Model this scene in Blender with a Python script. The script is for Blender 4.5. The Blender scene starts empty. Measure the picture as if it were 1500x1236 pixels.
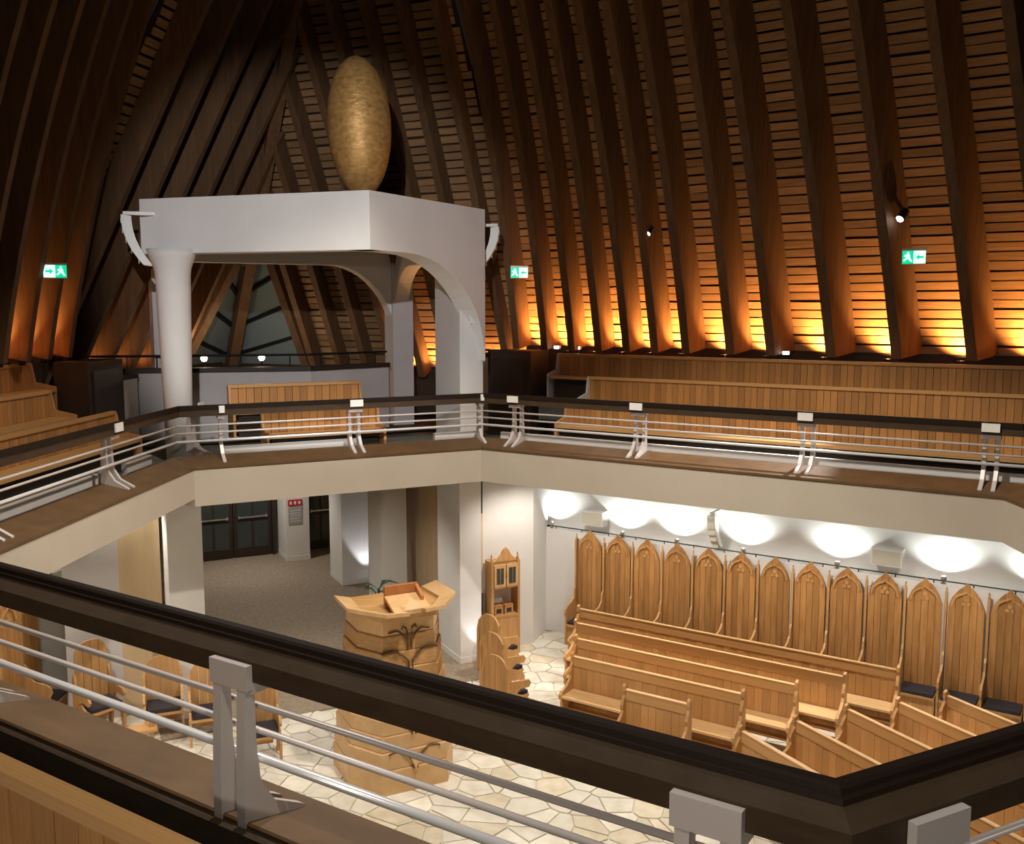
import bpy, math, random
from mathutils import Vector, Matrix
random.seed(7)
S = bpy.context.scene
COL = S.collection
R = math.radians

# ------------------------------------------------------------------ camera, world, exposure
EYE = 6.4
cam_d = bpy.data.cameras.new('camera'); cam = bpy.data.objects.new('camera', cam_d); COL.objects.link(cam)
cam_d.sensor_fit = 'HORIZONTAL'; cam_d.sensor_width = 36.0; cam_d.lens = 36.0*1400/1500
cam_d.clip_start = 0.05; cam_d.clip_end = 200
PITCH = math.atan((455-618)/1400)
cam.location = (0, 0, EYE); cam.rotation_euler = (math.pi/2+PITCH, 0, 0)
S.camera = cam
S.view_settings.view_transform = 'Standard'; S.view_settings.look = 'None'
S.view_settings.exposure = 0.0; S.view_settings.gamma = 1.0
S.view_settings.use_curve_mapping = False
wd = bpy.data.worlds.new('night'); S.world = wd; wd.use_nodes = True
wd.node_tree.nodes['Background'].inputs[0].default_value = (0.9, 0.72, 0.55, 1)
wd.node_tree.nodes['Background'].inputs[1].default_value = 0.010

# ------------------------------------------------------------------ materials
MATS = {}
def mat(name, col, rough=.6, metal=0.0, emit=None, estr=0.0, col2=None, scale=8.0, stretch=(1,1,1), detail=3.0,
        rand=0.0, bump=0.0, coord='Object', spec=.4, world=False):
    m = bpy.data.materials.new(name); m.use_nodes = True; nt = m.node_tree
    b = nt.nodes['Principled BSDF']
    b.inputs['Base Color'].default_value = (*col, 1); b.inputs['Roughness'].default_value = rough
    b.inputs['Metallic'].default_value = metal; b.inputs['Specular IOR Level'].default_value = spec
    if emit: b.inputs['Emission Color'].default_value = (*emit, 1); b.inputs['Emission Strength'].default_value = estr
    if col2 is not None or rand:
        tc = nt.nodes.new('ShaderNodeTexCoord'); mp = nt.nodes.new('ShaderNodeMapping')
        mp.inputs['Scale'].default_value = stretch
        if world:
            g = nt.nodes.new('ShaderNodeNewGeometry'); nt.links.new(g.outputs['Position'], mp.inputs['Vector'])
        else:
            nt.links.new(tc.outputs[coord], mp.inputs['Vector'])
        nz = nt.nodes.new('ShaderNodeTexNoise'); nz.noise_dimensions = '4D'
        nz.inputs['Scale'].default_value = scale; nz.inputs['Detail'].default_value = detail
        nt.links.new(mp.outputs[0], nz.inputs['Vector'])
        oi = nt.nodes.new('ShaderNodeObjectInfo')
        ml = nt.nodes.new('ShaderNodeMath'); ml.operation = 'MULTIPLY'; ml.inputs[1].default_value = 40
        nt.links.new(oi.outputs['Random'], ml.inputs[0]); nt.links.new(ml.outputs[0], nz.inputs['W'])
        rp = nt.nodes.new('ShaderNodeMapRange'); rp.inputs[1].default_value = .3; rp.inputs[2].default_value = .7
        nt.links.new(nz.outputs['Fac'], rp.inputs[0])
        mx = nt.nodes.new('ShaderNodeMix'); mx.data_type = 'RGBA'
        mx.inputs[6].default_value = (*col, 1); mx.inputs[7].default_value = (*(col2 or col), 1)
        nt.links.new(rp.outputs[0], mx.inputs[0])
        last = mx.outputs[2]
        if rand:
            hs = nt.nodes.new('ShaderNodeHueSaturation')
            r2 = nt.nodes.new('ShaderNodeMapRange'); r2.inputs[3].default_value = 1-rand; r2.inputs[4].default_value = 1+rand
            nt.links.new(oi.outputs['Random'], r2.inputs[0]); nt.links.new(r2.outputs[0], hs.inputs['Value'])
            nt.links.new(last, hs.inputs['Color']); last = hs.outputs[0]
        nt.links.new(last, b.inputs['Base Color'])
        if bump:
            bp = nt.nodes.new('ShaderNodeBump'); bp.inputs['Strength'].default_value = bump; bp.inputs['Distance'].default_value = .02
            nt.links.new(nz.outputs['Fac'], bp.inputs['Height']); nt.links.new(bp.outputs[0], b.inputs['Normal'])
    MATS[name] = m
    return m
mat('ash', (.60,.345,.135), .45, col2=(.46,.235,.085), scale=3, stretch=(9,9,.7), rand=.12)
mat('ash_x', (.60,.345,.135), .42, col2=(.47,.25,.09), scale=3, stretch=(.7,9,9), rand=.06)
mat('ash_light', (.72,.47,.235), .42, col2=(.62,.37,.16), scale=3, stretch=(2,2,2), rand=.06)
mat('ash_red', (.50,.20,.07), .45, col2=(.40,.15,.05), scale=4, stretch=(2,2,2))
mat('carving', (.13,.06,.022), .6)
mat('honey', (.50,.255,.085), .5, col2=(.36,.165,.05), scale=3, stretch=(6,6,.8), rand=.22)
mat('rafter', (.16,.083,.036), .7, col2=(.10,.049,.020), scale=2.5, stretch=(6,6,.5), rand=.12, bump=.2)
mat('lath', (.35,.20,.092), .75, col2=(.25,.137,.058), scale=5, rand=.22, bump=.2)
mat('sheathing', (.035,.02,.012), .9)  # near black backing: shade of the lath gaps put into its colour
mat('dark_wood', (.062,.040,.024), .6, col2=(.045,.028,.016), scale=4, world=True, stretch=(1.5,1.5,6), spec=.2)
mat('lip_wood', (.016,.009,.006), .6, spec=.15)
mat('ledge_wood', (.135,.076,.033), .55, col2=(.09,.05,.021), scale=2.5, world=True, stretch=(1.5,1.5,4))
mat('dark_panel', (.035,.022,.015), .6)
mat('plaster', (.78,.76,.73), .85, col2=(.72,.70,.67), scale=1.5, world=True)
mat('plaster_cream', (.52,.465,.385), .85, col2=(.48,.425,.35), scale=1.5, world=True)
mat('plaster_grey', (.62,.58,.56), .85, col2=(.57,.53,.51), scale=1.5, world=True)
mat('steel', (.62,.57,.55), .4, metal=.15)
mat('steel_bright', (.86,.86,.87), .22, metal=.3)
mat('white_plastic', (.80,.79,.76), .5)
mat('beige_plastic', (.62,.60,.50), .6)
mat('gold', (.60,.36,.12), .5, metal=.4, col2=(.36,.18,.05), scale=11, stretch=(1,1,1.6), detail=6, bump=.6, rand=.001)
mat('carpet', (.16,.165,.145), .95, col2=(.11,.115,.10), scale=30, world=True)
mat('lobby_carpet', (.34,.27,.195), .95, col2=(.22,.17,.12), scale=14, detail=8, world=True, bump=.3)
mat('grout', (.62,.58,.48), .9)
mat('stone', (.74,.67,.52), .55, col2=(.58,.50,.36), scale=5, rand=.12)
mat('stone_pale', (.82,.78,.67), .5, col2=(.66,.61,.50), scale=5, rand=.08)
mat('cushion', (.035,.03,.035), .9)
mat('black_metal', (.02,.02,.02), .45, metal=.4)
mat('door_wood', (.03,.018,.012), .5)
mat('door_glass', (.035,.045,.042), .12, spec=.6)
mat('chrome', (.6,.6,.58), .25, metal=.9)
mat('glass_night', (.19,.235,.235), .3, spec=.8)
mat('tan_panel', (.66,.50,.30), .55, col2=(.58,.42,.24), scale=2, world=True, stretch=(4,4,.5))
mat('exit_green', (.0,.35,.16), .5, emit=(.0,.75,.36), estr=1.0)
mat('exit_white', (.8,.9,.85), .5, emit=(.75,1,.88), estr=1.1)
mat('led', (1,1,1), .5, emit=(.85,.9,1), estr=14)
mat('led_warm', (1,.8,.5), .5, emit=(1,.78,.5), estr=25)
mat('sign_red', (.55,.02,.03), .5)
mat('paper_grey', (.40,.38,.37), .8)
mat('leaf', (.05,.10,.06), .6)

# ------------------------------------------------------------------ mesh helpers
class MB:
    def __init__(s): s.v = []; s.f = []
    def add(s, vs, fs):
        o = len(s.v); s.v += [Vector(v) for v in vs]; s.f += [tuple(i+o for i in f) for f in fs]; return s
    def box(s, x0, x1, y0, y1, z0, z1):
        return s.add([(x0,y0,z0),(x1,y0,z0),(x1,y1,z0),(x0,y1,z0),(x0,y0,z1),(x1,y0,z1),(x1,y1,z1),(x0,y1,z1)],
              [(0,3,2,1),(4,5,6,7),(0,1,5,4),(1,2,6,5),(2,3,7,6),(3,0,4,7)])
    def loft(s, rings, close=False):
        n = len(rings[0]); vs = [p for r in rings for p in r]; fs = []
        m = len(rings)
        for i in range(m if close else m-1):
            a = i*n; b = ((i+1) % m)*n
            for j in range(n):
                k = (j+1) % n; fs.append((a+j, a+k, b+k, b+j))
        if not close:
            fs.append(tuple(reversed(range(n)))); fs.append(tuple(range((m-1)*n, m*n)))
        return s.add(vs, fs)
    def prism(s, poly, d):            # poly: 3D points (planar), d: extrusion vector
        d = Vector(d); poly = [Vector(p) for p in poly]
        return s.loft([poly, [p+d for p in poly]])
    def tube(s, path, r, n=8):
        path = [Vector(p) for p in path]; rings = []
        up = Vector((0,0,1))
        for i, p in enumerate(path):
            t = (path[min(i+1,len(path)-1)]-path[max(i-1,0)]).normalized()
            a = t.cross(up if abs(t.z) < .95 else Vector((1,0,0))).normalized(); b = t.cross(a)
            rr = r[i] if isinstance(r, (list,tuple)) else r
            rings.append([p + (a*math.cos(q)+b*math.sin(q))*rr for q in [2*math.pi*k/n for k in range(n)]])
        return s.loft(rings)
    def lathe(s, prof, n=20, c=(0,0,0)):
        c = Vector(c)
        return s.loft([[c+Vector((r*math.cos(q), r*math.sin(q), z)) for q in [2*math.pi*k/n for k in range(n)]] for r, z in prof])
    def mesh(s, name):
        me = bpy.data.meshes.new(name); me.from_pydata([tuple(v) for v in s.v], [], s.f); me.update()
        import bmesh
        bm = bmesh.new(); bm.from_mesh(me); bmesh.ops.recalc_face_normals(bm, faces=bm.faces); bm.to_mesh(me); bm.free()
        return me
    def build(s, name, m, parent=None, local=False, smooth=False):
        if parent is not None and not local:
            inv = parent.matrix_basis.inverted()
            if parent.parent is not None: inv = inv @ parent.parent.matrix_basis.inverted()
            s.v = [inv @ v for v in s.v]
        me = s.mesh(name); me.materials.append(MATS[m])
        if smooth:
            for p in me.polygons: p.use_smooth = True
        o = bpy.data.objects.new(name, me); COL.objects.link(o)
        if parent is not None: o.parent = parent
        return o
def tag(o, label=None, cat=None, group=None, kind=None):
    if label: o['label'] = label
    if cat: o['category'] = cat
    if group: o['group'] = group
    if kind: o['kind'] = kind
    return o
def thing(name, label, cat, loc=(0,0,0), rz=0.0, group=None):
    o = bpy.data.objects.new(name, None); COL.objects.link(o); o.empty_display_size = .1
    o.matrix_basis = Matrix.Translation(Vector(loc)) @ Matrix.Rotation(rz, 4, 'Z')
    return tag(o, label, cat, group)
def struct(name, label=None, loc=(0,0,0)):
    o = bpy.data.objects.new(name, None); COL.objects.link(o); o.location = loc
    o.matrix_basis = Matrix.Translation(Vector(loc))
    return tag(o, label, kind='structure')
def smesh(mb, name, m, label=None): return tag(mb.build(name, m), label, kind='structure')
def copy_tree(o, parent=None):
    c = o.copy(); COL.objects.link(c); c.parent = parent
    for ch in [x for x in bpy.data.objects if x.parent == o]: copy_tree(ch, c)
    return c
UNIT = {}
def unit_box(m):
    if m not in UNIT:
        me = MB().box(-.5,.5,-.5,.5,-.5,.5).mesh('board_'+m); me.materials.append(MATS[m]); UNIT[m] = me
    return UNIT[m]
def inst(name, m, parent, mtx):      # a board: the shared unit box under a local matrix
    o = bpy.data.objects.new(name, unit_box(m)); COL.objects.link(o); o.parent = parent; o.matrix_basis = mtx
    return o
def frame_m(origin, x, y, z, sx, sy, sz):
    m = Matrix.Identity(4)
    for i, (v, q) in enumerate(((x,sx),(y,sy),(z,sz))):
        for k in range(3): m[k][i] = v[k]*q
    for k in range(3): m[k][3] = origin[k]
    return m
def spot(name, loc, target, energy, col, size=60, blend=.4, radius=.05):
    l = bpy.data.lights.new(name, 'SPOT'); l.energy = energy; l.color = col; l.spot_size = R(size); l.spot_blend = blend; l.shadow_soft_size = radius
    o = bpy.data.objects.new(name, l); COL.objects.link(o); o.location = loc
    o.rotation_euler = (Vector(target)-Vector(loc)).to_track_quat('-Z','Y').to_euler(); return o
def point(name, loc, energy, col, radius=.1):
    l = bpy.data.lights.new(name, 'POINT'); l.energy = energy; l.color = col; l.shadow_soft_size = radius
    o = bpy.data.objects.new(name, l); COL.objects.link(o); o.location = loc; return o

# ------------------------------------------------------------------ plan
def ang(d): return Vector((math.cos(R(d)), math.sin(R(d))))
ORD = ['first','second','third','fourth','fifth','sixth','seventh','eighth','ninth','tenth','eleventh','twelfth','thirteenth','fourteenth']
NA = [57,117,177,237,297,357]
EO = [12.65,13.96,5.20,-2.95,-2.15,5.30]            # gallery edge offsets
N = [ang(a) for a in NA]; W = [Vector((-n.y, n.x)) for n in N]
O = Vector((-2.3,14.5)); AX = ang(117); EP = Vector((AX.y, -AX.x))
def A(a, p, z=0.0): q = O + AX*a + EP*p; return Vector((q.x, q.y, z))
def isect(n1, d1, n2, d2):
    det = n1.x*n2.y-n1.y*n2.x
    return Vector(((d1*n2.y-d2*n1.y)/det, (n1.x*d2-n2.x*d1)/det))
def V(i, k):  return isect(N[i%6], EO[i%6]+k, N[(i+1)%6], EO[(i+1)%6]+k)
def SP(i, u, k, z): q = N[i]*(EO[i]+k) + W[i]*u; return Vector((q.x, q.y, z))
def sweep(i, prof):
    m = MB(); a = [V(i-1, k).to_3d()+Vector((0,0,z)) for k, z in prof]; b = [V(i, k).to_3d()+Vector((0,0,z)) for k, z in prof]
    return m.loft([a, b])
def circ(k, z, r, n=8): return [(k+r*math.cos(2*math.pi*j/n), z+r*math.sin(2*math.pi*j/n)) for j in range(n)]
def sbox(m, i, u0, u1, k0, k1, z0, z1):
    return m.loft([[SP(i,u,k0,z0),SP(i,u,k1,z0),SP(i,u,k1,z1),SP(i,u,k0,z1)] for u in (u0,u1)])
SIDE = ['right','far','left','near','near_right','outer_right']
SIDE_TXT = ['long right side','short far side under the white canopy','left side','near side by the camera','near right side','unseen right side']

# ------------------------------------------------------------------ roof
ZB = 5.736
NC, NB = ang(66.413), ang(166.56)
QR = isect(N[0],16.194,NC,18.1395); QL = Vector((-7.321,19.689))
FAC = {'right': (N[0], 16.194, .1795, .0208), 'left': (N[2], 8.3415, .1795, .0208),
       'far_right': (NC, 18.1395, .4613, .00415), 'far_left': (NB, 11.698, .544, .002)}
UVD, UVA = 10.2, -15.02
def g(f, h): return FAC[f][2]*h + FAC[f][3]*h*h
def gp(f, h): return FAC[f][2] + 2*FAC[f][3]*h
def SUR(f, u, h, out=0.0):
    n, d = FAC[f][0], FAC[f][1]; w = Vector((-n.y, n.x))
    s = gp(f, h); L = math.hypot(1, s)
    q = n*(d-g(f,h)+out/L) + w*u
    return Vector((q.x, q.y, ZB+h+out*s/L))
def inside(f, p, tol=.02):
    h = p.z-ZB; uD = W[0].dot(p.xy); uA = W[2].dot(p.xy)
    if f == 'right': return uD < UVD+tol
    if f == 'left': return uA > UVA-tol
    o = 'far_left' if f == 'far_right' else 'far_right'       # valleys to the long slopes, hip to the other prow slope
    return uD > UVD-tol and uA < UVA+tol and FAC[o][0].dot(p.xy) <= FAC[o][1]-g(o,h)+tol
def hip(h): return isect(NB, FAC['far_left'][1]-g('far_left',h), NC, FAC['far_right'][1]-g('far_right',h))
HM = 7.6
def uu(f, p): n = FAC[f][0]; return Vector((-n.y, n.x)).dot(p)
WIN_H = 3.0; WIN_W = 2.05        # lower prow: glass between hip and slanted rafters
def win_w(h): return max(0.0, WIN_W*(1-h/WIN_H)) if h < WIN_H else 0.0
def urange(f, h, lo=-9, hi=17, st=.06):
    us = [lo+st*i for i in range(int((hi-lo)/st)) if inside(f, SUR(f, lo+st*i, h))]
    if not us: return None
    a, b = us[0], us[-1]
    if f == 'far_right': b = min(b, uu(f, hip(h))-win_w(h))
    if f == 'far_left': a = max(a, uu(f, hip(h))+win_w(h))
    return a, b
CEIL = {}; H0 = {'right':0.0,'left':0.0,'far_right':-.62,'far_left':-.62}
LBL = {'right':'dark lath roof slope over the right gallery, glowing orange at its foot','left':'dark lath roof slope at the far left edge',
       'far_right':'lath roof slope right of the hip beam behind the gold egg','far_left':'lath roof slope left of the hip beam'}
LIM = {'right':(-1.6,12.5),'left':(-17.5,-6.0),'far_right':(2,17),'far_left':(-22,-7)}
def raf_u(f):
    if f == 'right':
        out = []
        for px in (774,815,856,897,940,983,1031,1099,1161,1252,1349,1460):
            # where the wall foot passes under that spot of the plan
            t = (px-750)/1400*.99; n, d = FAC[f][:2]; y = d/(n.x*t+n.y); out.append(uu(f, Vector((t*y, y))))
        return out + [out[-1]-1.0, out[-1]-2.0]
    if f == 'left': return [-15.57+.6*i for i in range(12)]
    if f == 'far_left': return [-13.99+.775*i for i in range(-9,7)]
    return [7.96+.69*i for i in range(-7,10)]
def lean(f, u, h): return .016*max(-1.0,(9.2-u))*h if f == 'right' else 0.0
RDEP = {'right':.45,'left':.46,'far_left':.44,'far_right':.34}
def twist(f, u): return .043*min(5.2,max(0,9.4-u)) if f == 'right' else 0.0
for f in FAC:
    root = struct('ceiling_'+f, LBL[f], SUR(f, sum(LIM[f])/2, 0)); CEIL[f] = root
    n = FAC[f][0]; w = Vector((-n.y, n.x))
    # rafters
    for u0 in raf_u(f):
        pts = []
        for i in range(0, 62):
            h = H0[f]+(HM-H0[f])*i/61
            u = u0+lean(f,u0,h); p = SUR(f, u, h)
            ok = inside(f, p, .03)
            if ok and f == 'far_right' and u > uu(f,hip(h))-win_w(h)-.02: ok = False
            if ok and f == 'far_left' and u < uu(f,hip(h))+win_w(h)+.02: ok = False
            if ok: pts.append((h,u))
            elif pts: break
        if len(pts) < 4: continue
        rings = []; T = .075 if f in ('right','far_right') else .06
        for h, u in pts[::3]+[pts[-1]]:
            tw = twist(f,u0); rings.append([SUR(f,u-T,h,.0), SUR(f,u+T,h,.0), SUR(f,u+T+tw,h,-RDEP[f]), SUR(f,u-T+tw,h,-RDEP[f])])
        MB().loft(rings).build('rafter', 'rafter', root)
    # laths and sheathing
    rows = []; pitch = .14; k = int(H0[f]/.14)
    brk = sorted(raf_u(f))
    while k*pitch < HM-.1:
        h = .05+k*pitch; k += 1
        r = urange(f, h, *LIM[f])
        if not r or r[1]-r[0] < .1: continue
        a, b = r; rows.append((h,a,b))
        s = gp(f,h); L = math.hypot(1,s)
        zax = Vector((-n.x*s, -n.y*s, 1)).normalized(); xax = w.to_3d(); yax = zax.cross(xax)
        cuts = [a]
        if f in ('right',) and h < 5.6: cuts += [c+lean(f,c,h) for c in brk[::2] if a+.2 < c+lean(f,c,h) < b-.2]
        elif f == 'far_right' and h < 5.8: cuts += [c for c in brk[::3] if a+.3 < c < b-.3]
        cuts.append(b)
        for j in range(len(cuts)-1):
            c0, c1 = cuts[j], cuts[j+1]
            hh = h+random.uniform(-.008,.008)
            mid = SUR(f,(c0+c1)/2,hh,.025)-root.location
            rot = Matrix.Rotation(random.uniform(-.35,.35)/max(4,14*(c1-c0)), 3, yax)
            inst('lath','lath',root, frame_m(mid, rot@xax, yax, rot@zax, c1-c0+.005, .028, .122+random.uniform(-.008,.006)))
    m = MB(); hs = [H0[f]]+[r[0] for r in rows[3::6]]+[rows[-1][0]]
    rings = []
    for h in hs:
        r = urange(f, h, *LIM[f])
        if r is None: continue
        rings.append([SUR(f,r[0]-.05,h,.07),SUR(f,r[1]+.05,h,.07),SUR(f,r[1]+.05,h,.11),SUR(f,r[0]-.05,h,.11)])
    m.loft(rings).build('sheathing','sheathing',root)
# hip beam and glazed prow
hb = MB(); rings = []
for i in range(13):
    h = -.62+(HM+.62)*i/12; q = hip(h); c = Vector((q.x,q.y,ZB+h)); a3 = -AX.to_3d(); e3 = EP.to_3d()
    rings.append([c-e3*.11, c+e3*.11, c+e3*.11+a3*.66, c-e3*.11+a3*.66])
tag(hb.loft(rings).build('hip_beam','rafter'), 'heavy hip beam rising behind the canopy, splitting the dark glazed window', 'beam')
win = struct('window_1', 'dark night window of two leaning panes with black glazing bars below the hip beam', A(9.3,0,ZB))
for f, sg in (('far_right',-1),('far_left',1)):
    n = FAC[f][0]
    def WP(h, t, out=0.0): return SUR(f, uu(f,hip(h))+sg*(.02+t*max(.05,win_w(h))), h, out)
    MB().loft([[WP(h,0,.02),WP(h,1,.02),WP(h,1,.04),WP(h,0,.04)] for h in (-.62,.0,.5,1,1.5,2,2.5,2.95)]).build('pane','glass_night',win)
    for h0 in (-.42,.28,.98,1.68,2.25):   # slanting bars rising away from the hip
        a, b = WP(h0,0), WP(h0+.55,1); d = (b-a).normalized(); up = Vector((0,0,1)); o = d.cross(up).normalized()
        MB().loft([[q+o*.05+up*.04,q-o*.05+up*.04,q-o*.05-up*.04,q+o*.05-up*.04] for q in (a,b)]).build('glazing_bar','black_metal',win)
    rr = []
    for i in range(8):
        h = -.62+3.57*i/7; q = WP(h,1.0); rr.append([q+W[0].to_3d()*.0+SUR(f,.0,h,-.30)-SUR(f,0,h,0)+Vector((EP.x,EP.y,0))*x for x in (-.08,.08)]+[q+Vector((EP.x,EP.y,0))*x for x in (.08,-.08)])
    MB().loft(rr).build('rafter','rafter',CEIL[f])

# ------------------------------------------------------------------ gallery structure
GF = 4.05; SOF = 3.65
ENDK = 3.50
for i in range(6):
    smesh(sweep(i, [(.45,SOF+.02),(ENDK,SOF+.02),(ENDK,GF),(.45,GF)]), 'floor_gallery_'+SIDE[i], 'carpet', 'gallery floor on the '+SIDE_TXT[i])
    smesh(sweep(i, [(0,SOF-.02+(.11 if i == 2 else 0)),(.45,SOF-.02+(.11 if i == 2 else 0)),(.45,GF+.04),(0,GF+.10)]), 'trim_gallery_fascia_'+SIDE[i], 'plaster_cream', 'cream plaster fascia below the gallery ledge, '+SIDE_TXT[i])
    smesh(sweep(i, [(-.015,4.165),(.0,4.15),(.42,4.09),(.42,4.29),(.41,4.298),(-.015,4.195)]), 'trim_gallery_ledge_'+SIDE[i], 'ledge_wood', 'sloping brown timber ledge at the gallery foot, '+SIDE_TXT[i])
    if i in (0,1,2,3,4):
        smesh(sweep(i, [(.42,4.05),(.46,4.05),(.46,4.27),(.42,4.275)]), 'trim_gallery_kerb_'+SIDE[i], 'dark_wood', 'dark timber kerb behind the railing posts, '+SIDE_TXT[i])
smesh(sweep(3, [(.46,4.05),(1.0,4.05),(1.0,4.14),(.46,4.14)]), 'floor_gallery_runner', 'carpet', 'grey carpet strip between the near bench and the railing')
def upx(i, px, k=.3, fac=1.0):      # plan position along a side in the direction of image column px
    t = (px-750)/1400*fac; n = N[i]; y = (EO[i]+k)/(n.x*t+n.y); return W[i].dot(Vector((t*y,y)))
for i, p0, p1 in ((0,1600,735),(1,700,635),(1,522,318),(2,212,175),(2,150,-120)):
    m = MB(); sbox(m,i,upx(i,p0,.6),upx(i,p1,.6),.56,.64,GF,4.385); smesh(m,'trim_white_kerb_'+SIDE[i]+('' if p0 not in (522,150) else '_long'),'plaster','white kerb behind the gallery railing on the '+SIDE_TXT[i])
# prow floor and soffit
a0 = V(0,ENDK-.2); b0 = V(1,ENDK-.2)
m = MB().prism([(a0.x,a0.y,SOF+.03),(QR.x+3.4,QR.y-2.0,SOF+.03),A(11.8,3.2,SOF+.03),A(11.8,-3.2,SOF+.03),(QL.x-.6,QL.y-1,SOF+.03),(b0.x,b0.y,SOF+.03)],(0,0,GF-SOF-.03))
smesh(m,'floor_gallery_prow','dark_wood','dark gallery floor inside the prow behind the canopy')
# knee walls under the rafters
for f, lo, hi in (('right',-1.6,10.2),('left',-15.0,-6)):
    m = MB(); rings = [[SUR(f,u,0,.04),SUR(f,u,0,.16),SUR(f,u,0,.16)-Vector((0,0,1.75)),SUR(f,u,0,.04)-Vector((0,0,1.75))] for u in (lo,hi)]
    smesh(m.loft(rings),'wall_knee_'+f,'dark_panel','dark knee wall under the roof foot on the '+f)
for f in ('far_right','far_left'):
    u1 = uu(f, hip(0)); u0 = (7.0 if f=='far_right' else -14.2); ext = 0
    m = MB(); rings = [[SUR(f,u,0,.30)+Vector((0,0,-.72)),SUR(f,u,0,.42)+Vector((0,0,-.72)),SUR(f,u,0,.42)-Vector((0,0,1.66)),SUR(f,u,0,.30)-Vector((0,0,1.72))] for u in (u0+ext,u1)]
    smesh(m.loft(rings),'wall_knee_'+f,'dark_panel','dark knee wall at the foot of the prow, '+f.replace('_',' '))
# tiers
for i, u0, u1 in ((0,-1.2,8.2),(2,-13.8,-5.5),(3,-6,1.2)):
    m = MB(); sbox(m,i,u0,u1,1.62,3.46,GF,4.40); smesh(m,'floor_tier_lower_'+SIDE[i],'plaster_grey','lower bench step on the '+SIDE_TXT[i])
    m = MB(); sbox(m,i,u0,u1+.0 if i else 9.2,2.42,3.45,4.40,4.75); smesh(m,'floor_tier_upper_'+SIDE[i],'carpet','upper bench step on the '+SIDE_TXT[i])

# gallery benches
def gallery_bench(i, u0, u1, kb, zf, zt, label, group, pw=.105, plank_m='honey', seat=True, back_out=False):
    c = SP(i,(u0+u1)/2,kb,zf); t = thing('gallery_bench', label, 'bench', c, 0, group)
    d = W[i].to_3d(); nn = N[i].to_3d(); z = Vector((0,0,1))
    n = max(2,int((u1-u0-.08)/pw)); pw = (u1-u0-.08)/n
    for j in range(n):
        u = u0+.04+pw*(j+.5)
        inst('plank', plank_m, t, frame_m(SP(i,u,kb,(zf+.04+zt-.05)/2)-c, d, nn, z, pw*.94, .03+.004*(j%2), zt-.05-zf-.04))
    inst('top_rail','ash_x',t, frame_m(SP(i,(u0+u1)/2,kb,zt-.025)-c, d, nn, z, u1-u0, .075, .05))
    m = MB(); q_ = -.03 if back_out else .02; sbox(m,i,u0,u1,kb+q_,kb+q_+.01,zf,zt-.05); m.build('back_batten','dark_panel',t)
    if seat:
        inst('seat','ash_x',t, frame_m(SP(i,(u0+u1)/2,kb-.23,zf+.42)-c, d, nn, z, u1-u0-.04, .40, .045))
        inst('seat_front','dark_panel',t, frame_m(SP(i,(u0+u1)/2,kb-.30,zf+.2)-c, d, nn, z, u1-u0-.2, .03, .38))
    for u in (u0+.02,u1-.02):
        m = MB(); pr = [(kb+.04,zf),(kb+.04,zt-.02),(kb-.05,zt-.02),(kb-.10,zf+.55),(kb-.42,zf+.48),(kb-.42,zf)]
        if not seat: pr = [(kb+.04,zf),(kb+.04,zt-.02),(kb-.04,zt-.02),(kb-.04,zf)]
        m.loft([[SP(i,u+du,k,zz) for k,zz in pr] for du in (-.02,.02)]).build('end_panel','plaster_grey' if (u==u1-.02 and i==0 and zf>4.3) else 'ash',t)
    return t
BG = 'plank backed benches on the gallery'
gallery_bench(0,-1.0,8.10,1.55,GF,4.90,'lowest plank bench behind the long right gallery railing',BG)
gallery_bench(0,-1.0,8.12,2.35,4.40,5.24,'middle plank bench on the right gallery',BG)
gallery_bench(0,-1.0,9.15,3.05,4.75,5.60,'topmost plank bench on the right gallery, below the orange uplit rafters',BG)
gallery_bench(2,-14.0,-6.0,1.55,GF,4.90,'lowest plank bench behind the left gallery railing',BG)
gallery_bench(2,-13.65,-6.0,2.35,4.40,5.24,'middle plank bench on the left gallery',BG)
gallery_bench(2,-14.4,-6.0,3.05,4.75,5.60,'topmost plank bench at the far left under the roof slope',BG)
gallery_bench(3,-6.5,.9,1.31,GF,4.885,'foreground plank bench seen from behind at the lower left corner',BG,seat=True,pw=.13,back_out=True)
def far_bench(a, p0, p1, zf, zt, label):
    i = 1; u0 = W[1].dot((O-EP*p1*-1).xy) ; 
    us = sorted((W[1].dot((O+EP*p0)), W[1].dot((O+EP*p1))))
    return gallery_bench(1, us[0], us[1], N[1].dot(O)+a-EO[1], zf, zt, label, BG, pw=.12)
far_bench(1.05,-1.30,.62,GF,4.93,'short front plank bench on the far gallery behind the railing')
far_bench(1.95,-1.62,.62,4.35,5.20,'short rear plank bench under the white canopy')

# ------------------------------------------------------------------ railings
def post(t, i, u, single=False):
    p = bpy.data.objects.new('post', None); COL.objects.link(p); p.parent = t
    base = SP(i,u,.30,4.30); p.matrix_basis = Matrix.Translation(base-t.matrix_basis.translation); p.empty_display_size = .05
    prof = [(.355,4.885),(.405,4.885),(.425,4.45),(.425,4.27),(.39,4.285),(.16,4.235),(.09,4.22),(.09,4.235),(.26,4.33),(.335,4.45),(.352,4.62)]
    for du in ((0,) if single else (-.072,.072)):
        m = MB(); m.loft([[SP(i,u+du+q,k,z) for k,z in prof] for q in (-.024,.024)]); m.build('fin_plate','steel',p)
    m = MB(); w2 = .05 if single else .112
    sbox(m,i,u-w2,u+w2,.378,.410,4.86,4.965); sbox(m,i,u-w2,u+w2,.27,.378,4.84,4.888); m.build('cap_bracket','steel',p)
    m = MB(); sbox(m,i,u-w2+.01,u+w2-.01,.205,.224,4.93,5.035); m.build('cap_plate','white_plastic',p)
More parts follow.
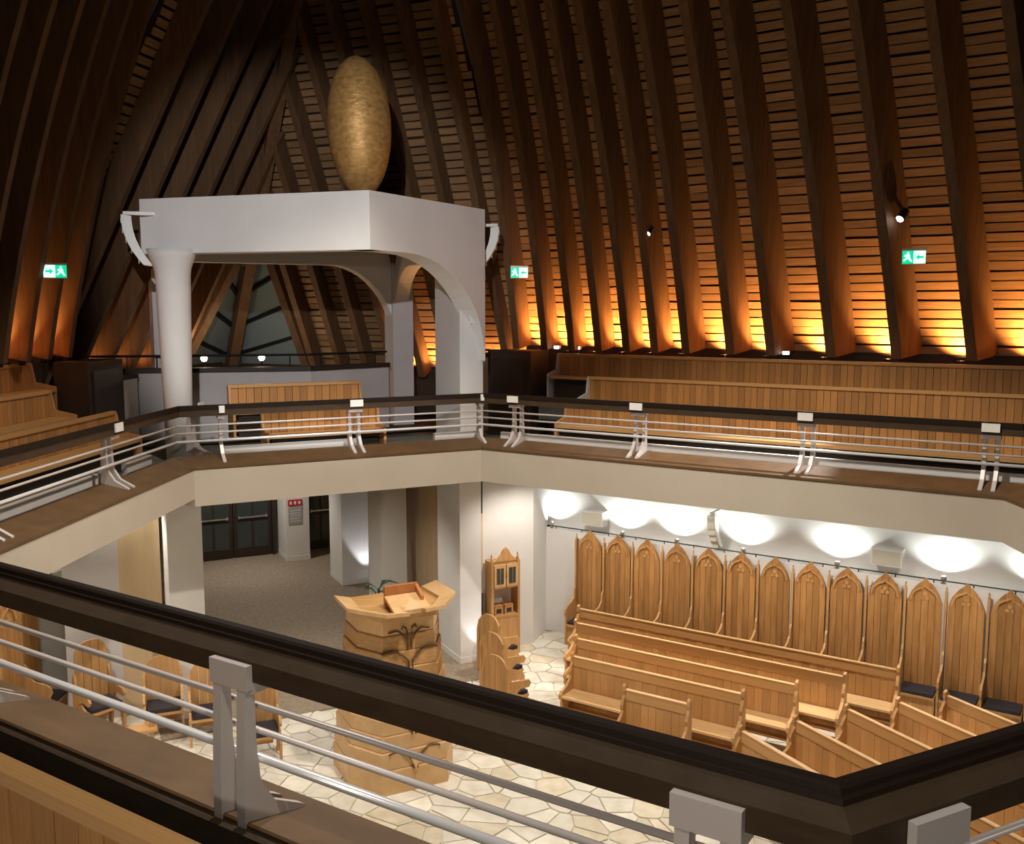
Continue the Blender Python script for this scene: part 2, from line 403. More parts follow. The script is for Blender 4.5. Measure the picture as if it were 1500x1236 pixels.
def railing(i, ulist, singles, label):
    lo, hi = W[i].dot(V(i-1,.3)), W[i].dot(V(i,.3))
    t = thing('gallery_railing', label, 'railing', SP(i,(lo+hi)/2,.3,4.3), 0, 'gallery railings')
    sweep(i, [(.24,4.89),(.375,4.89),(.375,4.975),(.29,5.012),(.24,5.012)]).build('handrail','dark_wood',t)
    sweep(i, [(.225,4.99),(.24,4.99),(.24,5.012),(.30,5.012),(.295,5.025),(.28,5.03),(.275,5.045),(.26,5.052),(.225,5.052)]).build('handrail_lip','lip_wood',t)
    for z, r, mt in ((4.755,.014,'steel'),(4.645,.014,'steel'),(4.525,.020,'steel_bright')):
        sweep(i, circ(.30,z,r)).build('rail_pipe',mt,t,smooth=True)
    for u in ulist: post(t,i,u)
    for u in singles: post(t,i,u,True)
    return t
railing(0,[upx(0,755),upx(0,936),upx(0,1185),upx(0,1458)],[],'white pipe railing with dark handrail along the long right gallery')
railing(1,[upx(1,519)],[upx(1,321),upx(1,704)],'short pipe railing with dark handrail in front of the white canopy')
railing(2,[upx(2,284),upx(2,160),upx(2,-35)],[],'pipe railing with dark handrail along the left gallery')
un = upx(3,318,.45,1.03)
railing(3,[un,upx(3,1024,.45,1.06),un-2.15],[],'large foreground railing with thick dark handrail crossing the picture')
u4 = W[4].dot(V(3,.3)); railing(4,[upx(4,1395,.45,1.07),u4+2.4],[],'short piece of foreground railing turning away at the lower right')

# ------------------------------------------------------------------ white canopy on piers, gold egg
can = thing('white_canopy','large white plaster canopy with curved arch on columns over the far gallery','canopy',A(1.5,0,GF))
KA = -.55; ZT, ZL = 8.12, 7.28
def arch_wall(m, p0, p1, zt, zb, th, r0=None, r1=None):
    p0, p1 = Vector(p0).to_2d(), Vector(p1).to_2d(); d = (p1-p0); L = d.length; d.normalize(); o = Vector((-d.y,d.x))*th
    pr = [(0,zt),(L,zt)]
    if r1: pr += [(L, zb-r1[1])]+[(L-r1[0]*(1-math.cos(q)), zb-r1[1]+r1[1]*math.sin(q)) for q in [math.pi/2*k/12 for k in range(13)]]
    else: pr += [(L,zb)]
    if r0: pr += [(r0[0]*(1-math.cos(q)), zb-r0[1]+r0[1]*math.sin(q)) for q in [math.pi/2*k/12 for k in range(12,-1,-1)]]+[(0,zb-r0[1])]
    else: pr += [(0,zb)]
    # build as strips so the concave outline stays clean
    s = sorted(set([round(x,4) for x,_ in pr]))
    def low(x):
        z = zb
        if r1 and x > L-r1[0]: q = 1-(L-x)/r1[0]; z = min(z, zb-r1[1]+r1[1]*math.sqrt(max(0,1-q*q)))
        if r0 and x < r0[0]: q = 1-x/r0[0]; z = min(z, zb-r0[1]+r0[1]*math.sqrt(max(0,1-q*q)))
        return z
    rings = []
    for x in s:
        c = p0+d*x; a, b = c, c+o
        rings.append([Vector((a.x,a.y,low(x))),Vector((b.x,b.y,low(x))),Vector((b.x,b.y,zt)),Vector((a.x,a.y,zt))])
    return m.loft(rings)
FL = A(2.15,-2.82); FR = A(1.10,2.62); KK = A(KA,0)
arch_wall(MB(), KK, FR, ZT, ZL, .40, r1=(2.25,1.75)).build('right_arch_arm','plaster',can)
arch_wall(MB(), FL, KK, ZT, ZL, .36).build('left_beam_arm','plaster',can)
arch_wall(MB(), A(4.67,-2.55), A(4.67,2.30), ZT-.06, ZL+.02, .35, r1=(1.35,1.6)).build('rear_arch_beam','plaster',can)
arch_wall(MB(), FR, A(4.67,2.55), ZT-.03, ZL, .30, r0=(.9,1.1), r1=(.9,1.1)).build('side_arch_beam','plaster',can)
arch_wall(MB(), A(4.67,-2.6), FL, ZT-.03, ZL+.02, .30).build('side_beam','plaster',can)
MB().prism([A(KA+.25,0,7.55),A(1.7,2.35,7.55),A(4.75,2.35,7.55),A(4.75,-2.4,7.55),A(2.35,-2.45,7.55)],(0,0,.2)).build('canopy_slab','plaster_grey',can)
def pier(m, a, p, wa, wp, z0, z1): return m.loft([[A(a-wa,p-wp,z),A(a+wa,p-wp,z),A(a+wa,p+wp,z),A(a-wa,p+wp,z)] for z in (z0,z1)])
pier(MB(),1.75,2.40,.55,.22,GF,ZL+.1).build('right_pier','plaster',can)
pier(MB(),4.85,2.42,.25,.22,GF,ZL+.1).build('rear_pier','plaster_grey',can)
pier(MB(),4.85,-2.25,.25,.16,GF,ZL+.1).build('rear_pier','plaster_grey',can)
lc = A(1.75,-2.42)
MB().lathe([(.205,GF),(.215,4.9),(.25,6.3),(.265,6.95),(.28,7.05),(.34,7.22),(.38,7.34)],28,(lc.x,lc.y,0)).build('round_column','plaster',can,smooth=True)
# egg
eg = MB(); prof = []
for k in range(25):
    q = math.pi*k/24; prof.append((max(.001,.475*math.sin(q)*(1-.03*math.cos(q))), 1.03-1.03*math.cos(q)))
eg.lathe(prof,36)
ec = A(0.15,.14,7.93)
egg = thing('gold_egg','tall gold leaf egg standing on the front corner of the white canopy','sculpture',ec)
eo = eg.build('egg_shell','gold',egg,local=True,smooth=True); eo.rotation_euler = (0,R(-2.0),0); eo.location = (0,0,.16)
MB().lathe([(.10,.14),(.10,.18),(.05,.185),(.04,.30)],16).build('egg_foot','black_metal',egg,local=True)

# curved line array loudspeakers
def line_array(loc, rz, label, hgt=.72, group='curved white loudspeakers'):
    t = thing('line_array_speaker',label,'loudspeaker',loc,rz,group)
    rings = []; n = 10
    for k in range(n+1):
        q = k/n; z = -hgt*q; y = .30*(q**2.2)          # front faces -y, the foot curls back
        rings.append([Vector((-.075,-y*-1-.09,z)),Vector((.075,-y*-1-.09,z)),Vector((.075,-y*-1+.06,z-.02)),Vector((-.075,-y*-1+.06,z-.02))])
    MB().loft(rings).build('cabinet','white_plastic',t,local=True)
    for k in range(1,n,2):
        q = k/n; MB().box(-.06,.06,.30*(q**2.2)-.10,.30*(q**2.2)-.088,-hgt*q-.05,-hgt*q+.02).build('driver_grille','beige_plastic',t,local=True)
    MB().box(-.03,.03,-.06,.40,.0,.05).build('bracket','white_plastic',t,local=True)
    return t
p = A(2.0,-3.02,7.86); line_array(p, R(-70), 'curved white loudspeaker on a bracket at the left end of the canopy',.76)
p = A(1.35,2.92,7.86); line_array(p, R(85), 'curved white loudspeaker on a bracket at the right end of the canopy',.70)

# ------------------------------------------------------------------ prow parapet with handrail
par = thing('stair_parapet','grey curved parapet with dark cap and thin handrail behind the canopy','parapet',A(4.2,0,GF))
pp = [A(4.75,-3.6),A(4.35,-2.2),A(3.75,.25),A(4.35,2.0)]
for j in range(3):
    a, b = pp[j], pp[j+1]; d = (b-a).normalized(); o = Vector((-d.y,d.x,0))
    MB().loft([[q+o*x+Vector((0,0,z)) for x,z in ((0,GF),(.12,GF),(.12,5.28),(0,5.28))] for q in (a,b)]).build('parapet_wall','plaster_grey',par)
    MB().loft([[q+o*x+Vector((0,0,z)) for x,z in ((-.06,5.28),(.18,5.28),(.18,5.36),(-.06,5.36))] for q in (a,b)]).build('cap','dark_panel',par)
    MB().tube([a+o*.06+Vector((0,0,5.58)),b+o*.06+Vector((0,0,5.58))],.022,8).build('handrail','black_metal',par)
    for q in (.15,.5,.85):
        c = a.lerp(b,q)+o*.06; MB().tube([c+Vector((0,0,5.35)),c+Vector((0,0,5.58))],.012,6).build('baluster','black_metal',par)

# dark stair enclosures and white end walls at the gallery corners
def enclosure(pts, z1, cap, name, label, cat, m='dark_panel'):
    c = sum(pts,Vector((0,0,0)))/len(pts); t = thing(name,label,cat,Vector((c.x,c.y,GF)))
    MB().prism([Vector((q.x,q.y,GF)) for q in pts],(0,0,z1-GF)).build('body',m,t)
    if cap: MB().prism([Vector((c.x+(q.x-c.x)*1.08,c.y+(q.y-c.y)*1.08,z1)) for q in pts],(0,0,.07)).build('cap','dark_panel',t)
    q0, q1 = pts[0], pts[1]; d = (q1-q0); mid = q0+d*.5
    if not cap:
        MB().loft([[q+Vector((0,0,z)) for z in (GF+.1,z1-.15)]+[q+Vector((0,0,z))+d.cross(Vector((0,0,1))).normalized()*.02 for z in (z1-.15,GF+.1)] for q in (q0+d*.12,q1-d*.12)]).build('door_leaf','door_wood',t)
    return t
enclosure([SP(0,10.25,2.3,0),SP(0,9.30,2.3,0),SP(0,9.30,2.95,0),SP(0,10.25,2.95,0)],5.66,False,'stair_enclosure','dark timber enclosure at the left end of the right gallery benches','enclosure')
enclosure([SP(0,10.85,2.75,0),SP(0,10.45,2.75,0),SP(0,10.45,3.2,0),SP(0,10.85,3.2,0)],5.50,True,'gallery_pillar','short white pillar with dark cap beside the right dark enclosure','pillar','plaster')
enclosure([SP(2,-14.55,2.2,0),SP(2,-15.75,2.2,0),SP(2,-15.75,2.75,0),SP(2,-14.55,2.75,0)],5.60,False,'stair_enclosure','dark timber enclosure at the far end of the left gallery benches','enclosure')
enclosure([SP(2,-15.95,2.3,0),SP(2,-16.5,2.3,0),SP(2,-16.5,2.75,0),SP(2,-15.95,2.75,0)],5.22,True,'gallery_pillar','short white pillar with dark cap beside the left dark enclosure','pillar','plaster')

# ------------------------------------------------------------------ ground floor structure
def wall(name, a, b, z0, z1, th, m='plaster', label=None):
    a, b = Vector(a).to_3d(), Vector(b).to_3d(); a.z = b.z = 0; d = (b-a).normalized(); o = Vector((-d.y,d.x,0))*th
    return smesh(MB().prism([a+Vector((0,0,z0)),b+Vector((0,0,z0)),b+o+Vector((0,0,z0)),a+o+Vector((0,0,z0))],(0,0,z1-z0)),name,m,label)
SH = 2.10
KW = 3.66                 # lower right wall
wall('wall_right_upper', SP(0,-4,KW,0), SP(0,9.9,KW,0), SH, SOF+.02, -.2, 'plaster', 'white washed wall above the choir stalls')
m = MB(); sbox(m,0,-4,9.62,KW-.26,KW+.2,0,SH); smesh(m,'wall_right_lower','plaster','white wainscot wall with shelf behind the choir stalls')
wall('wall_far_right', A(1.79,2.84), A(1.79,3.95), 0, SOF+.02, .2, 'plaster', 'white wall panel behind the glazed cabinet')
wall('wall_far_right_return', A(1.79,3.95), SP(0,9.62,KW-.2,0), 0, SOF+.02, .15, 'plaster')
wall('wall_far_left', A(1.79,-3.4), A(1.79,-4.2), 0, SOF+.02, -.2, 'plaster_grey', 'grey white wall panel at the lower left')
wall('wall_far_left_panel', A(1.79,-2.78), A(1.79,-3.4), 0, SOF+.02, -.2, 'tan_panel', 'tan timber panel beside the left column')
wall('wall_left', SP(2,-17.2,3.40,0), SP(2,-3,3.40,0), 0, SOF+.02, -.2, 'plaster', 'white wall at the lower left')
wall('wall_lobby_right', A(2.0,2.95), A(11,2.95), 0, SOF+.02, -.2, 'tan_panel', 'tan wall along the right of the lobby')
wall('wall_lobby_left', A(2.0,-2.95), A(11,-2.95), 0, SOF+.02, .2, 'tan_panel', 'tan wall along the left of the lobby')
wall('wall_lobby_end', A(11.1,-3.2), A(11.1,3.2), 0, SOF+.02, .2, 'plaster_grey', 'grey end wall of the lobby')
m = MB(); sbox(m,2,-17.0,-3,3.14,3.42,0,SH); smesh(m,'wall_left_lower','plaster','white wainscot with shelf along the lower left wall')
te = struct('trim_door_edge','narrow dark and tan door edge beside the right pier',A(1.72,2.78,0))
for z0, z1, mm in ((0,1.2,'door_glass'),(1.2,2.7,'tan_panel'),(2.7,3.6,'dark_panel')): pier_ = MB().loft([[A(1.66,2.735,z),A(1.78,2.735,z),A(1.78,2.82,z),A(1.66,2.82,z)] for z in (z0,z1)]).build('edge_strip',mm,te)
# lobby floor
smesh(MB().prism([A(.6,-3.0,-.1),A(.6,3.0,-.1),A(11.3,3.0,-.1),A(11.3,-3.0,-.1)],(0,0,.105)),'floor_lobby','lobby_carpet','speckled brown lobby floor')

# crazy paving: Voronoi cells clipped by half planes
floor = smesh(MB().prism([V(i,4.2).to_3d()+Vector((0,0,-.12)) for i in range(6)],(0,0,.10)),'floor','grout','cream crazy paved floor of the nave')
def clip(poly, m, n):
    out = []
    for i in range(len(poly)):
        a, b = poly[i], poly[(i+1)%len(poly)]; da, db = (a-m).dot(n), (b-m).dot(n)
        if da <= 0: out.append(a)
        if da*db < 0: out.append(a+(b-a)*(da/(da-db)))
    return out
random.seed(11)
G = .40; seeds = {}
for ix in range(-26,26):
    for iy in range(6,52): seeds[ix,iy] = Vector(((ix+random.uniform(-.05,1.05))*G,(iy+random.uniform(-.05,1.05))*G))
cells = []
hexin = lambda q,k: all(N[i].dot(q) < EO[i]+k for i in range(6))
for (ix,iy), c in seeds.items():
    if not hexin(c,3.3): continue
    if abs((c-O).dot(EP)) < 3.05 and (c-O).dot(AX) > .55: continue
    poly = [c+Vector(q) for q in ((-1,-1),(1,-1),(1,1),(-1,1))]
    for dx in (-2,-1,0,1,2):
        for dy in (-2,-1,0,1,2):
            o = seeds.get((ix+dx,iy+dy))
            if o is None or o is c: continue
            d = o-c; poly = clip(poly,(c+o)/2-d.normalized()*.010,d.normalized())
            if len(poly) < 3: break
        if len(poly) < 3: break
    if len(poly) >= 3: cells.append((c,poly))
def vis(c):        # the bit of floor the photograph shows, nearest first
    x, y = c.x/c.y*1400+750, 455+1400*EYE/c.y
    d = 0 if (380 < x < 1010 and 7.5 < c.y < 12.5) else (2 if (600 < x < 860) else 6)
    return d+c.length*.1
cells.sort(key=lambda q: vis(q[0]))
rest = MB()
for j, (c, poly) in enumerate(cells):
    z = random.uniform(.0,.006)
    if j < 290:
        mb = MB().loft([[Vector((q.x-c.x,q.y-c.y,-.03)) for q in poly],[Vector((c.x+(q.x-c.x)*.985-c.x,c.y+(q.y-c.y)*.985-c.y,z)) for q in poly]])
        o = mb.build('paving_stone', random.choice(['stone','stone_pale','stone_pale']), floor, local=True); o.location = (c.x,c.y,0)
    else: rest.loft([[Vector((q.x,q.y,-.03)) for q in poly],[Vector((q.x,q.y,z)) for q in poly]])
tag(rest.build('paving_stones','stone_pale',floor),None,kind='stuff')

# ground floor piers
def lower_pier(a, p, wa, wp, label, m='plaster'):
    b = A(a,p,0); t = thing('pier',label,'column',b,0,'white ground floor piers')
    pier(MB(),a,p,wa,wp,0,SOF).build('shaft',m,t)
    pier(MB(),a,p,wa+.008,wp+.008,0,.12).build('plinth',m,t)
    return t
lower_pier(1.95,2.47,.52,.21,'white pier right of the pulpit, brightly lit low on its right face')
lower_pier(1.75,-2.47,.50,.26,'white pier at the left of the lobby opening')
lower_pier(5.60,2.36,.45,.28,'nearer lobby pier, just behind the pulpit')
lower_pier(7.75,2.15,.50,.32,'lobby pier with a bright uplight patch on its right face')
lower_pier(10.45,1.50,.45,.30,'short white pier with red notice between the dark lobby doors')
# doors
def door(name, a, p0, p1, zt, label, leaves):
    t = struct(name,label,A(a,(p0+p1)/2,0)); wl = (p1-p0)/leaves
    def bx(m, p_0, p_1, z0, z1, d0, d1): return m.loft([[A(a-d0,p,z) for z in (z0,z1)]+[A(a-d1,p,z) for z in (z1,z0)] for p in (p_0,p_1)])
    for j in range(leaves):
        q = p0+wl*j
        l = bx(MB(),q+.01,q+wl-.01,.02,zt,0,.05).build('leaf','door_wood',t)
        for c in range(2):
            for r in range(3):
                x0 = q+.10+c*(wl-.14)/2; x1 = x0+(wl-.14)/2-.06; z0 = .25+r*(zt-.3)/3; z1 = z0+(zt-.3)/3-.12
                bx(MB(),x0,x1,z0,z1,.045,.06).build('pane','door_glass',l)
        bx(MB(),q+.12,q+wl-.12,1.05,1.09,.09,.12).build('push_bar','chrome',l)
        for x in (q+.13,q+wl-.17): bx(MB(),x,x+.04,1.03,1.11,.05,.10).build('bar_mount','chrome',l)
    m = MB(); bx(m,p0-.08,p0,0,zt+.08,0,.10); bx(m,p1,p1+.08,0,zt+.08,0,.10); bx(m,p0,p1,zt,zt+.08,0,.10); m.build('frame','door_wood',t)
door('door_1',11.0,-.95,1.05,2.75,'dark glazed double doors with chrome push bars at the end of the lobby',2)
door('door_2',11.0,1.95,2.75,2.75,'single dark glazed door right of the notice pier',1)
# notice
nt = thing('notice_board','red sign above a grey notice on the short lobby pier','notice',A(9.98,1.42,1.0))
def npanel(p0,p1,z0,z1,d,m,name,par): return MB().loft([[A(9.999-d0,p,z) for z,d0 in ((z0,0),(z1,0),(z1,d),(z0,d))] for p in (p0,p1)]).build(name,m,par)
npanel(1.26,1.62,1.44,1.60,.012,'sign_red','red_plate',nt)
for q in (1.30,1.41,1.52): npanel(q,q+.055,1.48,1.56,.016,'white_plastic','pictogram',nt)
npanel(1.26,1.62,.96,1.40,.010,'paper_grey','paper',nt)
for k in range(5): npanel(1.30,1.58-.03*(k%2),1.31-.07*k,1.325-.07*k,.013,'white_plastic','text_line',nt)
# ------------------------------------------------------------------ pulpit
def PA(a, p, z=0.0): return A(a, p*.86-.15, z)
pul = thing('pulpit','tall stacked timber pulpit with carved tree lines and a flared light rim','pulpit',PA(-1.9,0,0))
def pul_ring(s, z, fw=.53):     # faceted front, open rear
    pts = [(-2.47,-fw),(-2.47,fw),(-1.98,.86),(-1.30,.86),(-1.30,-.86),(-1.98,-.86)]
    return [PA(-1.75+(a+1.75)*s, p*s, z) for a, p in pts]
zs = [0,.34,.58,.80,1.02,1.24,1.46,1.68,1.90,2.12,2.34]
for j in range(len(zs)-1):
    s0 = 1.04-.029*j+.006*(j%2); s1 = s0-.014
    MB().loft([pul_ring(s0,zs[j]+.004),pul_ring(s0,zs[j+1]-.02),pul_ring(s1,zs[j+1]-.004)]).build('board_course',random.choice(['ash_x','ash_light','ash_x']),pul)
def front_pt(p, z, d=.0): s = 1.046-.029*(0 if z < .34 else math.floor((z-.34)/.22001+1)); return PA(-1.75-.72*s-.018-d, p, z)
for base, sc in ((.42,.9),(.88,1.0),(1.32,1.0),(1.76,1.0),(2.02,.7)):      # carved branches, mirrored left and right
    for sg in (-1,1):
        path = [front_pt(sg*.03,base-.10)]
        for k in range(9):
            q = k/8; path.append(front_pt(sg*(.03+.44*sc*q), base+.16*math.sin(min(1,q*1.6)*math.pi/2)-.05*max(0,q-.6)))
        MB().tube(path,[.014]*5+[.012]*5,6).build('carved_branch','carving',pul)
for sg in (-1,1):
    path = [front_pt(sg*.02,1.95),front_pt(sg*.03,2.10),front_pt(sg*.05,2.2),front_pt(sg*.11,2.235),front_pt(sg*.12,2.19)]
    MB().tube(path,.013,6).build('carved_curl','carving',pul)
MB().prism([front_pt(-.09,.50),front_pt(.09,.50),front_pt(.0,.30)],AX.to_3d()*-.02).build('carved_drop','ash_light',pul)
def rim(pts, w, z0, z1):       # flared board along the rim
    m = MB(); rings = []
    for (a,p),(oa,op) in pts: rings.append([PA(a,p,z0),PA(a+oa*w,p+op*w,z1),PA(a+oa*w,p+op*w,z1+.05),PA(a,p,z0+.05)])
    return m.loft(rings)
rim([((-1.45,-.62),(0,-1)),((-2.02,-.66),(-.35,-.94)),((-2.36,-.38),(-.94,-.35)),((-2.38,-.12),(-1,0))],.26,2.40,2.46).build('rim_board','ash_light',pul)
rim([((-2.38,.14),(-1,0)),((-2.36,.38),(-.94,.35)),((-2.02,.66),(-.35,.94)),((-1.45,.62),(0,1))],.26,2.42,2.48).build('rim_board','ash_light',pul)
MB().loft([pul_ring(.85,2.33),pul_ring(.87,2.42)]).build('top_plate','ash_x',pul)
m = MB(); m.loft([[PA(a,p,z) for a,z in ((-2.50,2.44),(-2.10,2.56),(-2.10,2.60),(-2.50,2.48))] for p in (-.30,.30)]); m.build('book_rest','ash_light',pul)
MB().prism([PA(-2.50,-.14,2.47),PA(-2.50,.14,2.47),PA(-2.38,0,2.60)],(0,0,.03)).build('rest_peak','ash_light',pul)
m = MB(); m.loft([[PA(a,p,z) for a,z in ((-2.08,2.44),(-2.02,2.44),(-2.02,2.72),(-2.08,2.72))] for p in (-.28,.26)]); m.loft([[PA(a,p,z) for a,z in ((-2.3,2.46),(-2.05,2.46),(-2.05,2.72),(-2.3,2.6))] for p in (.22,.27)]); m.build('red_ledge','ash_red',pul)

# ------------------------------------------------------------------ choir stalls along the right wall
def crest(x, w=.26):            # pointed gothic outline of a stall back
    q = abs(x)/w
    if q > .86: return 1.80+.12*(1-q)/.14
    z = 1.93+.23*(1-(q/.86)**1.7)
    return z+(.05*(1-q/.20) if q < .20 else 0)
def make_stall(label, group, loc, rz):
    t = thing('choir_stall',label,'stall',loc,rz,group)
    n = 5; w = .52/n
    for j in range(n):
        x0 = -.26+w*j; xs = [x0+.003+(w-.006)*k/4 for k in range(5)]
        m = MB(); poly = [Vector((xs[0],0,.40)),Vector((xs[-1],0,.40))]+[Vector((x,0,crest(x))) for x in reversed(xs)]
        m.prism(poly,(0,.03+.008*(j%2),0)).build('back_plank','honey',t,local=True)
    rings = []                  # raised arch moulding
    for k in range(17):
        q = math.pi*k/16; x = -.19*math.cos(q); z = 1.83+.20*math.sin(q)+(.03 if k == 8 else 0)
        d = Vector((math.cos(q)*-1,0,math.sin(q))); rings.append([Vector((x,-.004,z)),Vector((x,-.03,z)),Vector((x,-.03,z))+d*.028,Vector((x,-.004,z))+d*.028])
    MB().loft(rings).build('arch_moulding','ash',t,local=True)
    for k in range(3):
        a = math.pi/2+2*math.pi*k/3; MB().lathe([(.001,-.006),(.034,-.006),(.030,.006),(.001,.008)],10).build('trefoil','ash',t,local=True).matrix_basis = Matrix.Translation((.042*math.cos(a),-.012,1.90+.042*math.sin(a))) @ Matrix.Rotation(math.pi/2,4,'X')
    for sx in (-.292,):
        p = MB().box(sx-.018,sx+.018,-.03,.05,0,2.0).build('side_post','ash',t,local=True)
        MB().lathe([(.016,2.0),(.022,2.03),(.010,2.06),(.018,2.085),(.001,2.12)],8,(sx,.01,0)).build('finial','ash',p,local=True)
        pr = [(-.03,.75),(-.03,1.08),(-.07,1.02),(-.09,.88),(-.18,.80),(-.34,.76),(-.42,.70),(-.44,.62),(-.40,.55),(-.42,.40),(-.40,0),(-.03,0)]
        MB().prism([Vector((sx-.017,y,z)) for y,z in pr],(.034,0,0)).build('arm_panel','ash',t,local=True)
    MB().box(-.27,.27,-.42,0,.38,.42).build('seat','ash_x',t,local=True)
    MB().box(-.25,.25,-.41,-.02,.42,.47).build('cushion','cushion',t,local=True)
    MB().box(-.27,.27,-.38,-.35,.0,.38).build('seat_front','ash',t,local=True)
    return t
rzD = math.atan2(W[0].y,W[0].x)+math.pi
st_lab = lambda j: 'carved pointed choir stall against the lit wall, %s from the white partition' % ORD[j]
q = SP(0,8.55,3.26,0); stall0 = make_stall(st_lab(0),'choir stalls along the right wall',q,rzD)
for j in range(1,14):
    c = copy_tree(stall0); q = SP(0,8.55-.602*j,3.26,0)
    c.matrix_basis = Matrix.Translation(q) @ Matrix.Rotation(rzD,4,'Z'); c['label'] = st_lab(j)

# ------------------------------------------------------------------ pews
def pew(loc, rz, L, label, group, h=.96, pw=.12, ends=(True,True)):
    t = thing('church_pew',label,'pew',loc,rz,group)      # local x along, seat towards -y
    n = max(3,int(round((L-.08)/pw))); w = (L-.08)/n; z = (.16+h-.07)/2
    for j in range(n):
        o = inst('plank','ash',t,Matrix.Translation((-L/2+.04+w*(j+.5),0,z)) @ Matrix.Diagonal((w*.97,.024+.004*(j%2),h-.07-.16,1)))
    inst('top_rail','ash_x',t,Matrix.Translation((0,0,h-.06)) @ Matrix.Diagonal((L-.04,.045,.14,1)))
    inst('rail_cap','ash_light',t,Matrix.Translation((0,0,h+.018)) @ Matrix.Diagonal((L-.04,.06,.016,1)))
    inst('bottom_rail','ash_x',t,Matrix.Translation((0,.02,.13)) @ Matrix.Diagonal((L-.04,.03,.10,1)))
    inst('seat','ash_light',t,Matrix.Translation((0,-.21,.44)) @ Matrix.Diagonal((L-.06,.37,.035,1)))
    inst('kneeler','ash_x',t,Matrix.Translation((0,-.02-.14,.20)) @ Matrix.Diagonal((L-.1,.10,.03,1)))
    pr = [(.05,0),(.05,h-.02),(.035,h+.05),(.0,h+.10),(-.045,h+.07),(-.05,h+.0),(-.03,h-.06),(-.07,h-.12),(-.11,h-.20),(-.09,h-.27),(-.13,h-.33),(-.22,.56),(-.36,.53),(-.41,.48),(-.40,.41),(-.35,.36),(-.37,.2),(-.40,0)]
    for sx, on in zip((-L/2+.02,L/2-.02),ends):
        if on: MB().prism([Vector((sx-.022,y,zz)) for y,zz in pr],(.044,0,0)).build('end_panel','ash',t,local=True)
    return t
rows = [(12.0,4.84,5.87),(12.75,4.33,7.15),(13.5,3.79,7.5),(14.2,3.28,7.9),(14.93,2.67,8.25)]
plab = ['short front pew facing the nave, nearest the camera','second pew row, longer, behind the short front pew','third pew row of the right block','fourth pew row of the right block','rearmost long pew right in front of the choir stalls']
for (d,u0,u1),lb in zip(rows,plab):
    q = N[0]*d+W[0]*((u0+u1)/2); pew((q.x,q.y,0),rzD,u1-u0,lb,'pews facing the nave')
dp = ang(-63)
for j, e in enumerate(((2.98,11.9),(3.78,12.21),(4.59,12.58),(5.39,12.81),(6.16,13.05))):
    q = Vector(e)+dp*2.0
    pew((q.x,q.y,0),R(-63),4.0,'pew running away to the lower right, %s from the floor opening'%ORD[j],'diagonal pews at the lower right',ends=(True,True))

# ------------------------------------------------------------------ carved armchairs
def make_chair(label, loc, rz, group, tall=1.12, arms=True, cushion=True):
    t = thing('carved_armchair',label,'chair',loc,rz,group)
    outline = [(-.25,.36),(.25,.36),(.27,.75),(.24,.80),(.25,.95),(.19,tall-.05),(.12,tall-.03),(.06,tall),(-.06,tall),(-.12,tall-.03),(-.19,tall-.05),(-.25,.95),(-.24,.80),(-.27,.75)]
    n = 4
    for j in range(n):
        x0, x1 = -.25+.5*j/n, -.25+.5*(j+1)/n
        def top(x): q = abs(x)/.25; return tall-.16*q**3
        xs = [x0+.004+(x1-x0-.008)*k/3 for k in range(4)]
        MB().prism([Vector((xs[0],.2,.36)),Vector((xs[-1],.2,.36))]+[Vector((x,.2,top(x))) for x in reversed(xs)],(0,.03,0)).build('back_plank','ash',t,local=True)
    for sx in (-.27,.27):
        pr = [(.25,0),(.25,.80),(.20,.95),(.16,.84),(.15,.72),(-.10,.68),(-.24,.66),(-.28,.60),(-.24,.54),(-.05,.56),(.05,.50),(-.20,.40),(-.26,.30),(-.24,0),(-.18,0),(-.16,.26),(.10,.30),(.16,0)]
        if arms: MB().prism([Vector((sx-.018,y,z)) for y,z in pr],(.036,0,0)).build('side_frame','ash',t,local=True)
    MB().box(-.26,.26,-.26,.2,.38,.42).build('seat','ash_x',t,local=True)
    if cushion: MB().box(-.24,.24,-.25,.18,.42,.48).build('cushion','cushion',t,local=True)
    MB().box(-.2,.2,.14,.17,.15,.21).build('stretcher','ash_x',t,local=True)
    return t
CG = 'carved wooden armchairs'
make_chair('armchair with dark cushion, leftmost of the trio near the left pier',(-5.30,13.95,0),R(20),CG,1.15)
make_chair('armchair with dark cushion half hidden by the foreground railing post',(-4.55,13.75,0),R(20),CG,1.15)
make_chair('armchair with dark cushion right of the foreground railing post',(-3.62,13.1,0),R(20),CG,1.15)
make_chair('tall backed armchair against the white left wall',(-6.30,14.0,0),R(50),CG,1.40)
for j, (x,y) in enumerate(((-.10,14.45),(-.17,15.5),(-.25,16.45))):
    make_chair('carved chair in the row beside the right pier, %s'%('nearest the handrail','middle one','farthest, before the glazed cabinet')[j] if j != 1 else 'middle carved chair of the row beside the right pier',(x,y,0),R(135),CG,1.10+.0*j)
c = copy_tree(stall0); c.matrix_basis = Matrix.Translation((-7.42,14.25,0)) @ Matrix.Rotation(R(90),4,'Z'); c['label'] = 'single choir stall against the left wall at the picture edge'; c['group'] = 'choir stalls by the left wall'
c = copy_tree(stall0); c.matrix_basis = Matrix.Translation((-7.42,13.62,0)) @ Matrix.Rotation(R(90),4,'Z'); c['label'] = 'nearer choir stall against the left wall, cut by the picture edge'; c['group'] = 'choir stalls by the left wall'
